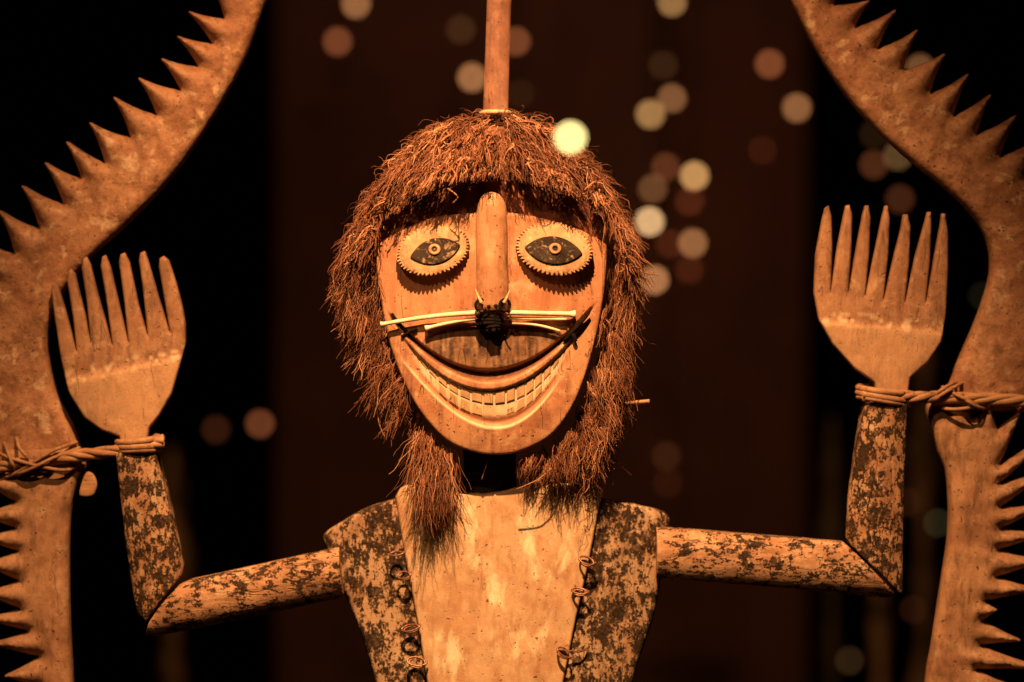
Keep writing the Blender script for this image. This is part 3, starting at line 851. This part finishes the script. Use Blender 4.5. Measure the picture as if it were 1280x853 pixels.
def face_y(X, Y): return YF - 34 - float(curve_base(np.array([float(X)]), np.array([float(Y)]))[0])
def WF(px, py, y):
    s = (D * 1000 + SF) / (D * 1000) / 1000
    return np.array([(px - 640) * s, y / 1000, Z0 + (426.5 - py) * s])

# teeth: two rows of small carved slabs sitting in the bed
def slab(name, quad, yb, th, mat, parent, inset=1.4):
    q = [np.array(p, float) for p in quad]; c = sum(q) / 4
    V = []; N = 4
    for lev, (ins, y) in enumerate(((0, yb), (0, yb - th * .55), (inset, yb - th))):
        for p in q:
            v_ = c - p; L = np.hypot(*v_); pp = p + v_ / L * ins * 1.3
            V.append(WF(pp[0], pp[1], y))
    F = []
    for lev in (0, 1):
        for k in range(4):
            k2 = (k + 1) % 4
            F.append([lev * 4 + k, lev * 4 + k2, (lev + 1) * 4 + k2, (lev + 1) * 4 + k])
    F.append([8, 9, 10, 11]); F.append([3, 2, 1, 0])
    a, b, c_ = np.array(V[8]), np.array(V[9]), np.array(V[10])
    if np.cross(b - a, c_ - a)[1] > 0: F = [f[::-1] for f in F]
    return mk(name, V, F, mat, parent, smooth=False)
xs = [524, 535, 547, 560, 574, 589, 604, 618, 632, 645, 657, 668, 679, 690, 700]
for fa, fb, xx, o1, o2 in ((f_lip, f_mid, xs, 2.2, -.6), (f_mid, f_low, xs[1:-1], .9, 1.2)):
    for x0, x1 in zip(xx[:-1], xx[1:]):
        a, b = x0 + .7 + rng.uniform(0, .9), x1 - .7 - rng.uniform(0, .9)
        ta, tb, ba, bb = fa(a) + o1, fa(b) + o1, fb(a) + o2, fb(b) + o2
        if min(ba - ta, bb - tb) < 2.0:
            continue
        xm = (a + b) / 2; ym = (ta + bb) / 2
        yb = face_y(xm, ym) + (3.6 if fa is f_lip else 5.0)
        slab('tooth', [(a, ta), (b, tb), (b, bb), (a, ba)], yb + .8, 1.9 + 1.2 * random.random(), M['tooth'], face, 1.5)

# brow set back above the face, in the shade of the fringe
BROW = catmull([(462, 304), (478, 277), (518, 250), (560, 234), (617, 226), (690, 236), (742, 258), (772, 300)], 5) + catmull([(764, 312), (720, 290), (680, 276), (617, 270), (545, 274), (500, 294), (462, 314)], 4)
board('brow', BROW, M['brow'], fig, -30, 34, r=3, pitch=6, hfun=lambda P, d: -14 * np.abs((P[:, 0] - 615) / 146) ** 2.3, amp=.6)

# nose: long half-round ridge
NOSE = [(597, 384), (595, 340), (595, 290), (596, 262), (600, 249), (606, 242), (614, 240), (622, 242), (629, 249), (633, 262), (634, 300), (635, 345), (634, 384), (630, 388), (602, 388)]
def nose_h(P, d):
    s = (P[:, 0] - 615) / 20.5
    up = np.clip((P[:, 1] - 240) / 16, 0, 1) ** .5
    g = 18 * np.sqrt(np.maximum(1 - s ** 2, 0)) * (.75 + .25 * up) + 5 * np.clip((P[:, 1] - 260) / 120, 0, 1)
    return g - 3 * np.clip(1 - (388 - P[:, 1]) / 5, 0, 1)
nose = board('nose', catmull(NOSE, 3, True), M['nose'], face, -66, 8, r=.5, pitch=3.2, hfun=nose_h, amp=.4, rings=(.7, 2), scale_y=-90)

# eyes
def eye(cx, cy, ax, ay, tilt, lens, lt, ring, yp, ytilt):
    """flat serrated oval plate, lens-shaped black inlay, pale pupil ring"""
    ct, st = math.cos(tilt), math.sin(tilt)
    n = 50; out = []
    for k in range(n):
        a0 = 2 * math.pi * k / n
        for da, r_ in ((0, 1.0), (.32, 1.0), (.66, .90)):
            a = a0 + da * 2 * math.pi / n
            j = 1 + .012 * math.sin(k * 2.7)
            x, y = ax * r_ * j * math.cos(a), ay * r_ * j * math.sin(a)
            out.append((cx + x * ct - y * st, cy + x * st + y * ct))
    def hz(P, d):
        x = P[:, 0] - cx; y = P[:, 1] - cy
        X_ = (x * ct + y * st) / ax; Y_ = (-x * st + y * ct) / ay
        r2 = np.sqrt(X_ ** 2 + Y_ ** 2)
        ang = np.arctan2(Y_, X_)
        ser = .8 * np.cos(ang * n) * sg(r2 - .80, .05)
        return x * ytilt + y * .25 + 2.5 * (1 - r2 ** 2) + ser
    pl = board('eye_plate', out, M['eye'], face, yp, 10, r=1.2, pitch=2.4, hfun=hz, amp=.4, rings=(.8, 2.2), scale_y=SF - 8)
    lcx, lcy, lax, lay = lens; c2, s2 = math.cos(lt), math.sin(lt); out = []
    for k in range(40):
        a = 2 * math.pi * k / 40
        x = lax * math.cos(a); y = lay * math.sin(a) * abs(math.sin(a)) ** .7
        out.append((lcx + x * c2 - y * s2, lcy + x * s2 + y * c2))
    ir = board('iris', out, M['iris'], face, yp - 11, 2.6, r=.8, pitch=2.4, hfun=lambda P, d: (P[:, 0] - cx) * ytilt + (P[:, 1] - cy) * .25 + 1.0, amp=.3, rings=(.8,), scale_y=SF - 10)
    rx, ry = ring
    V = []; F = []; seg, cs = 22, 8
    s = (D * 1000 + SF - 12) / (D * 1000) / 1000
    for i in range(seg):
        a = 2 * math.pi * i / seg
        for k in range(cs):
            b = 2 * math.pi * k / cs
            R = 5.6 + 2.3 * math.cos(b)
            px_, py_ = rx + R * math.cos(a), ry + R * .92 * math.sin(a)
            V.append(((px_ - 640) * s, (yp - 15.4 - (px_ - cx) * ytilt - (py_ - cy) * .25 - 2.0 * math.sin(b)) / 1000, Z0 + (426.5 - py_) * s))
    for i in range(seg):
        for k in range(cs):
            F.append([i * cs + k, i * cs + (k + 1) % cs, ((i + 1) % seg) * cs + (k + 1) % cs, ((i + 1) % seg) * cs + k])
    o = mk('pupil_ring', V, F, M['nose'], face)
eye(541, 312, 46.5, 32, math.radians(-14), (544, 314, 32, 16), math.radians(-14), (543, 312), -70, .03)
eye(693, 311, 48.5, 33.5, math.radians(9), (692, 313, 36, 17.5), math.radians(6), (694, 311), -70, -.03)

# nose ornaments: bones, black cord, rings and thorns
yn = -92
def knob(t): return 1 + .55 * math.exp(-(t / .05) ** 2) + .75 * math.exp(-((1 - t) / .06) ** 2)
def bone(p, q, r, y0, y1, bow=2, kf=knob):
    pts = []
    for t in np.linspace(0, 1, 7):
        pts.append(W(p[0] + (q[0] - p[0]) * t, p[1] + (q[1] - p[1]) * t - bow * math.sin(math.pi * t), y0 + (y1 - y0) * t))
    tube('nose_bone', pts, r / 1000, M['bone'], face, 9, 4, rfun=kf)
bone((476, 406), (602, 391), 3.1, -72, -88, 2.5, lambda t: .8 + .3 * t + .5 * math.exp(-(t / .03) ** 2))
bone((630, 391), (719, 393), 3.1, -88, -76, 0)
bone((532, 411), (600, 398), 2.4, -76, -84, 1.5, lambda t: 1 + .7 * math.exp(-(t / .07) ** 2))
bone((630, 398), (708, 399), 2.3, -84, -76, 0, lambda t: 1)
bone((640, 404), (700, 414), 2.2, -80, -74, 2.5, lambda t: 1 - .3 * t)
# dark slivers at the mouth corners; the first stands in for groove-end shade
tube('dark_sliver', [W(737, 391, -70), (W(722, 408, -73)), W(704, 427, -73)], .0023, M['soot'], face, 7, 4, rfun=lambda t: .35 + .9 * math.sin(math.pi * min(1, t * .75 + .1)))
tube('dark_sliver', [W(490, 392, -66), W(497, 402, -68), W(508, 414, -70)], .0016, M['soot'], face, 7, 4)
tube('dark_sliver', [W(502, 421, -68), W(512, 415, -71), W(521, 411, -72)], .0019, M['soot'], face, 7, 4)
tube('dark_sliver', [W(713, 415, -72), W(717, 420, -73), W(719, 427, -72)],   .0028, M['soot'], face, 7, 4)
for k in range(5):
    zz = 396 + k * 4.2
    wd = (15, 15.5, 14.5, 8.5, 7.5)[k]
    pts = []
    for a in np.linspace(0, 2 * math.pi, 13):
        pts.append(W(612 + (0 if k < 3 else 4) + wd * math.cos(a), zz + .8 * math.sin(a * 2 + k), -82 - 8 * math.sin(a)))
    tube('cord_binding', pts, .0029, M['soot'], face, 7, 2)
boxmesh('cord_core', tuple(W(600, 415, -74) * (1, 0, 1) + (0, -.084, 0)), tuple(W(627, 394, -74) * (1, 0, 1) + (0, -.072, 0)), M['soot'], face, .002)
for cx, sx in ((601, -1), (631, 1)):
    pts = [W(cx + 6.5 * math.cos(a), 382 + 7.5 * math.sin(a), -94 + 3 * math.cos(a)) for a in np.linspace(0, 2 * math.pi, 13)]
    tube('nose_ring', pts, .0019, M['soot'], face, 7, 2)
    tube('thorn', [W(cx - sx * 1, 379, -97), W(cx + sx * 3, 371, -97), W(cx + sx * 7, 361, -93)], .0024, M['thorn'], face, 7, 4, rfun=lambda t: 1.1 - t)
for px, py in ((611, 384), (620, 383)):
    c = W(px, py, -112); ellipsoid('nostril_bead', c, (.0026, .002, .0026), M['soot'], face, 10, 6)
for k in range(6):
    a = rng.uniform(-2.6, -.5); L = rng.uniform(8, 17); x0 = 614 + rng.uniform(-16, 16); y0 = 392 + rng.uniform(-4, 6)
    tube('cord_end', [W(x0, y0, -92), W(x0 + L * .5 * math.cos(a), y0 + L * .5 * math.sin(a), -100), W(x0 + L * math.cos(a), y0 + L * .8 * math.sin(a) + 3, -102)], .0009, M['wire'], face, 5, 3)

# wire stitches between chest and side panels
def stitch(cx, cy, rx, ry, tilt, turns=1.0, tail=None):
    pts = []; ct, st = math.cos(tilt), math.sin(tilt)
    for a in np.linspace(-.2, 2 * math.pi * turns + .3, int(18 * turns)):
        x, y = rx * math.cos(a) * (1 - .03 * a), ry * math.sin(a) + .35 * a
        pts.append(W(cx + x * ct - y * st, cy + x * st + y * ct, -29 - 3.5 * math.sin(a + .3)))
    if tail:
        for q in tail: pts.append(W(*q))
    tube('stitch', pts, .0013, M['wire'], fig, 6, 2)
stitch(496, 691, 9, 3, -.1)
stitch(505, 718, 9, 5, -.15, 1.4)
stitch(513, 784, 12.5, 4.5, -.2, 1.9)
stitch(521, 826, 13, 6, .12, 1.6)
stitch(734, 700, 11, 5, .35, 1.3, [(744, 716, -24), (740, 722, -22)])
stitch(725, 738, 11, 4, .15, 1.8)
stitch(706, 815, 11, 5, .6, 1.5, [(724, 815, -24), (733, 811, -18)])

# pole above the head
pl = thing('support_pole', tuple(W(620, 150, 0)), 'upright reddish wooden pole rising from the crown of the head', 'pole')
def polepts(a, b): return [W(605 + 2, a, 0), W(b, a, 0)]
POLE = [(606, -420), (640, -420), (639, 0), (637, 60), (635, 139), (604, 139), (607, 60), (609, 0)]
board('shaft', POLE, M['pole'], pl, 4, 0, r=.001, pitch=6, hfun=lambda P, d: 15 * np.sqrt(np.maximum(1 - ((P[:, 0] - 621) / 17.5) ** 2, 0.02)),
      bfun=lambda P, d: 15 * np.sqrt(np.maximum(1 - ((P[:, 0] - 621) / 17.5) ** 2, 0.02)), amp=.5, rings=(1, 3))
ringp = [W(619.5 + 18 * math.cos(a), 142 - 2 * math.sin(a), 4 - 20 * math.sin(a)) for a in np.linspace(0, 2 * math.pi, 17)]
tube('binding_ring', ringp, .003, M['thorn'], pl, 8, 2)

# ------------------------------------------------------------------ fibre hair
def strands(name, R, Dr, L, n=8, grav=.6, curl=6, rad=.6, label=None, clump=None, tone=None, wave=26, ymin=None, plow=None):
    """R roots (px, py, y mm), Dr directions in the same frame, L lengths mm"""
    N = len(R)
    P = np.zeros((N, n, 3)); P[:, 0] = R
    d = Dr / np.linalg.norm(Dr, axis=1)[:, None]
    seg = (L / (n - 1))[:, None]
    ph = rng.uniform(0, 6.28, (N, 3)); fr = rng.uniform(.5, 1.3, (N, 3)) * 2 * math.pi / wave
    if clump is not None: ph = ph * .35 + clump[:, None] * np.array([1, 1.7, 2.3])
    amp = curl * rng.uniform(.3, 1.0, (N, 1)) / wave
    cur = R.copy(); bend = rng.normal(0, .25, (N, 3))
    for i in range(1, n):
        t = i / (n - 1)
        s = (L * t)[:, None]
        wob = np.sin(ph + fr * s) * amp * 3.2
        v = d + np.array([0, grav * t, 0]) + wob + bend * t
        v /= np.linalg.norm(v, axis=1)[:, None]
        cur = cur + v * seg
        if ymin is not None: cur[:, 2] = np.minimum(cur[:, 2], ymin(cur[:, 0], cur[:, 1]))
        P[:, i] = cur
    if plow is not None:
        lim = plow(P[:, :, 0]) + rng.uniform(-4, 5, (N, 1)); over = (P[:, :, 1] - P[:, :1, 1]) / np.maximum(lim - P[:, :1, 1], 4)
        k_ = 1 / np.maximum(over.max(1), 1); k_ = np.maximum(k_, .12)[:, None, None]
        P = P[:, :1] + (P - P[:, :1]) * k_
    s = (D * 1000 + P[..., 2]) / (D * 1000) / 1000
    X = np.stack([(P[..., 0] - 640) * s, P[..., 2] / 1000, Z0 + (426.5 - P[..., 1]) * s], -1)
    T = np.gradient(X, axis=1); T /= np.maximum(np.linalg.norm(T, axis=2, keepdims=True), 1e-9)
    u = np.cross(T, np.array([.2, -1, .1])); u /= np.maximum(np.linalg.norm(u, axis=2, keepdims=True), 1e-9)
    v = np.cross(T, u)
    rr = rad / 1000 * rng.gamma(5, .2, (N, 1, 1)).clip(.4, 2.0) * np.linspace(1, .35, n)[None, :, None]
    V = np.stack([X + rr * (math.cos(a) * u + math.sin(a) * v) for a in (0, 2.094, 4.189)], 2)   # N,n,3,3
    idx = np.arange(N * n * 3).reshape(N, n, 3)
    q = []
    for k in range(3):
        k2 = (k + 1) % 3
        q.append(np.stack([idx[:, :-1, k], idx[:, :-1, k2], idx[:, 1:, k2], idx[:, 1:, k]], -1).reshape(-1, 4))
    Q = np.concatenate(q)
    tn = rng.beta(2, 2.2, N) if tone is None else np.clip(tone + rng.normal(0, .16, N), 0, 1)
    col = np.ones((N, n, 3, 4)); col[..., 0] = tn[:, None, None]
    o = tri_mesh(name, V.reshape(-1, 3), Q, M['hair'], fig, col.reshape(-1, 4))
    o['kind'] = 'stuff'
    if label: o['label'] = label
    return o

def sample(poly_, n):
    poly_ = np.array(poly_, float); lo, hi = poly_.min(0), poly_.max(0); out = np.zeros((0, 2))
    while len(out) < n:
        q = rng.uniform(lo, hi, (n * 3, 2)); out = np.concatenate([out, q[inside(q, poly_)]])
    return out[:n]
def clumped(poly_, nc, per, spread):
    c = sample(poly_, nc); k = np.repeat(np.arange(nc), per)
    return c[k] + rng.normal(0, spread, (nc * per, 2)), k

# crown: dome of short curly fibre combed out from the foot of the pole
CAP = [(600, 148), (560, 154), (524, 170), (490, 205), (462, 240), (444, 275), (432, 315), (455, 320), (472, 282), (505, 248), (560, 226), (617, 214), (690, 224), (735, 246), (768, 288), (778, 325), (796, 335), (790, 295), (778, 262), (752, 220), (725, 188), (690, 162), (650, 148)]
def dome_y(x, y):
    u = (x - 615) / 180; v = (y - 305) / 168
    return -28 - 82 * np.sqrt(np.clip(1 - u ** 2 - np.minimum(v, 0) ** 2, 0.0, 1))
def brow_line(x): return 229 + 46 * np.abs((x - 615) / 150) ** 2.1
def cap_layer(name, nc, per, spread, lift, lmin, lmax, rad, curl, gap):
    p, k = clumped(CAP, nc, per, spread)
    p[:, 0] = 615 + (p[:, 0] - 615) * (.955 + .03 * np.clip((p[:, 1] - 240) / 60, 0, 1))
    tone_c = rng.uniform(.1, .9, nc)[k]; ph_c = rng.uniform(0, 6.28, nc)[k]; dirc = rng.normal(0, .42, (nc, 3))[k]
    kp = vnoise(p[:, 0], p[:, 1], 15, 4 + int(spread) % 3) > gap
    p, tone_c, ph_c, dirc = p[kp], tone_c[kp], ph_c[kp], dirc[kp]
    y = dome_y(p[:, 0], p[:, 1]) + rng.uniform(0, lift, len(p)) * -1
    rad_v = p - np.array([617, 128]); rad_v /= np.hypot(*rad_v.T)[:, None]
    dr = np.stack([rad_v[:, 0] * .95, rad_v[:, 1] * .55 + .5, -.25 + 0 * y], 1) + dirc * np.array([1, .6, .9]) + rng.normal(0, .13, (len(p), 3))
    L = rng.uniform(lmin, lmax, len(p))
    room = (brow_line(p[:, 0]) + 4 - p[:, 1]) * 1.15
    side = np.clip((np.abs(p[:, 0] - 615) - 120) / 40, 0, 1)
    L = np.where(side < .5, np.minimum(L, np.maximum(room, 10) + rng.uniform(-6, 9, len(p))), L)
    return strands(name, np.stack([p[:, 0], p[:, 1], y], 1), dr, L, 9, .55, curl * rng.choice([.3, .7, 1.2], len(L))[:, None], rad, clump=ph_c, tone=tone_c,
                   ymin=lambda a, b: dome_y(a, b) + 4, plow=lambda x: np.where(np.abs(x - 615) < 138, brow_line(x) - 6, 1e4))
cap_layer('crown_hair', 400, 14, 3.2, 8, 18, 46, .5, 8, -.25)
cap_layer('crown_hair', 330, 8, 2.2, 18, 24, 60, .85, 11, -.05)
# loose wild fibres on the outline
out = catmull([(442, 300), (458, 255), (498, 206), (536, 170), (578, 152), (640, 149), (686, 162), (727, 194), (766, 247), (788, 300), (796, 360)], 40)
o_ = np.array(out); o_ = o_[rng.integers(0, len(o_), 700)] + rng.normal(0, 4, (700, 2))
yy = -30 - rng.uniform(0, 30, len(o_)); rv = o_ - np.array([617, 330]); rv /= np.hypot(*rv.T)[:, None]
tang = np.stack([np.sign(o_[:, 0] - 617) * np.abs(rv[:, 1]), np.abs(rv[:, 0])], 1)
dr = np.stack([tang[:, 0] + rv[:, 0] * .25, tang[:, 1] + rv[:, 1] * .25, yy * 0], 1) + rng.normal(0, .25, (len(o_), 3))
strands('stray_fibre', np.stack([o_[:, 0], o_[:, 1], yy], 1), dr, rng.uniform(14, 36, len(o_)), 8, .4, 10, .45)

def side_layer(poly_, nc, per, spread, dirv, lmin, lmax, grav, curl, rad, ya, yb_, name='beard_fibre', dj=.25):
    p, k = clumped(poly_, nc, per, spread)
    y = rng.uniform(ya, yb_, nc)[k] + rng.normal(0, 3, len(p))
    dc = rng.normal(0, dj, (nc, 3))[k]
    kp = vnoise(p[:, 0], p[:, 1], 13, 6) > -.38
    p, k, y, dc = p[kp], k[kp], y[kp], dc[kp]
    dv = dirv(p) + dc + rng.normal(0, .10, (len(p), 3))
    L = rng.uniform(lmin, lmax, nc)[k] * rng.uniform(.6, 1.1, len(p))
    return strands(name, np.stack([p[:, 0], p[:, 1], y], 1), dv, L, 9, grav, curl, rad, clump=rng.uniform(0, 6.28, nc)[k], tone=rng.uniform(.15, .85, nc)[k])
LEFT = [(436, 300), (468, 300), (482, 390), (500, 455), (530, 510), (520, 520), (490, 500), (464, 450), (444, 400), (432, 345)]
side_layer(LEFT, 270, 17, 3.6, lambda p: np.stack([-.30 + 0 * p[:, 0], 1 + 0 * p[:, 0], 0 * p[:, 0]], 1), 26, 60, .3, 4.5, .46, -62, -10)
LEFT2 = [(425, 320), (445, 300), (450, 380), (440, 400), (428, 370)]
side_layer(LEFT2, 50, 9, 5, lambda p: np.stack([-.2 + 0 * p[:, 0], 1 + 0 * p[:, 0], 0 * p[:, 0]], 1), 25, 55, .3, 8, .55, -55, -15)
TUFTL = [(526, 535), (546, 550), (562, 566), (564, 582), (545, 590), (526, 575), (518, 550)]
side_layer(TUFTL, 110, 13, 4, lambda p: np.stack([-.10 + (p[:, 0] - 548) * .004, 1 + 0 * p[:, 0], -.10 + 0 * p[:, 0]], 1), 40, 98, .3, 3.5, .48, -58, -30, dj=.12)
RIGHT = [(766, 305), (784, 320), (789, 400), (783, 460), (768, 515), (745, 560), (715, 560), (712, 535), (735, 490), (752, 430), (762, 360)]
side_layer(RIGHT, 280, 17, 3.6, lambda p: np.stack([.08 + 0 * p[:, 0], 1 + 0 * p[:, 0], 0 * p[:, 0]], 1), 26, 58, .3, 4.5, .46, -62, -10)
TUFTR = [(650, 578), (690, 552), (730, 530), (765, 520), (760, 560), (735, 575), (700, 585), (662, 598)]
side_layer(TUFTR, 120, 13, 3.2, lambda p: np.stack([-.05 + (p[:, 0] - 700) * .004, 1 + 0 * p[:, 0], -.1 + 0 * p[:, 0]], 1), 16, 42, .3, 4, .48, -60, -30, dj=.2)
side_layer([(700, 560), (740, 545), (765, 520), (745, 590), (710, 600)], 16, 3, 5, lambda p: np.stack([-.15 + 0 * p[:, 0], 1 + 0 * p[:, 0], -.1 + 0 * p[:, 0]], 1), 40, 75, .3, 8, .45, -50, -30)
# a few single long fibres and the thick splinter beside the beard
for pts in ([(752, 507, -40), (768, 505, -40), (784, 504, -42), (798, 503, -44), (812, 502, -45)],):
    tube('splinter', [W(*q) for q in pts], .0024, M['cane'], fig, 7, 4, rfun=lambda t: .7 + .5 * t)
for pts in ([(470, 500, -40), (474, 530, -42), (482, 548, -40)], [(690, 585, -62), (672, 600, -66), (645, 612, -62)],
            [(610, 575, -40), (606, 588, -46), (602, 600, -42)], [(738, 585, -50), (752, 592, -50), (757, 604, -48)], [(780, 315, -60), (800, 338, -66), (822, 344, -64)], [(560, 236, -112), (572, 246, -118), (566, 254, -116)]):
    tube('loose_fibre', [W(*q) for q in pts], .0008, M['cane'], fig, 5, 5)
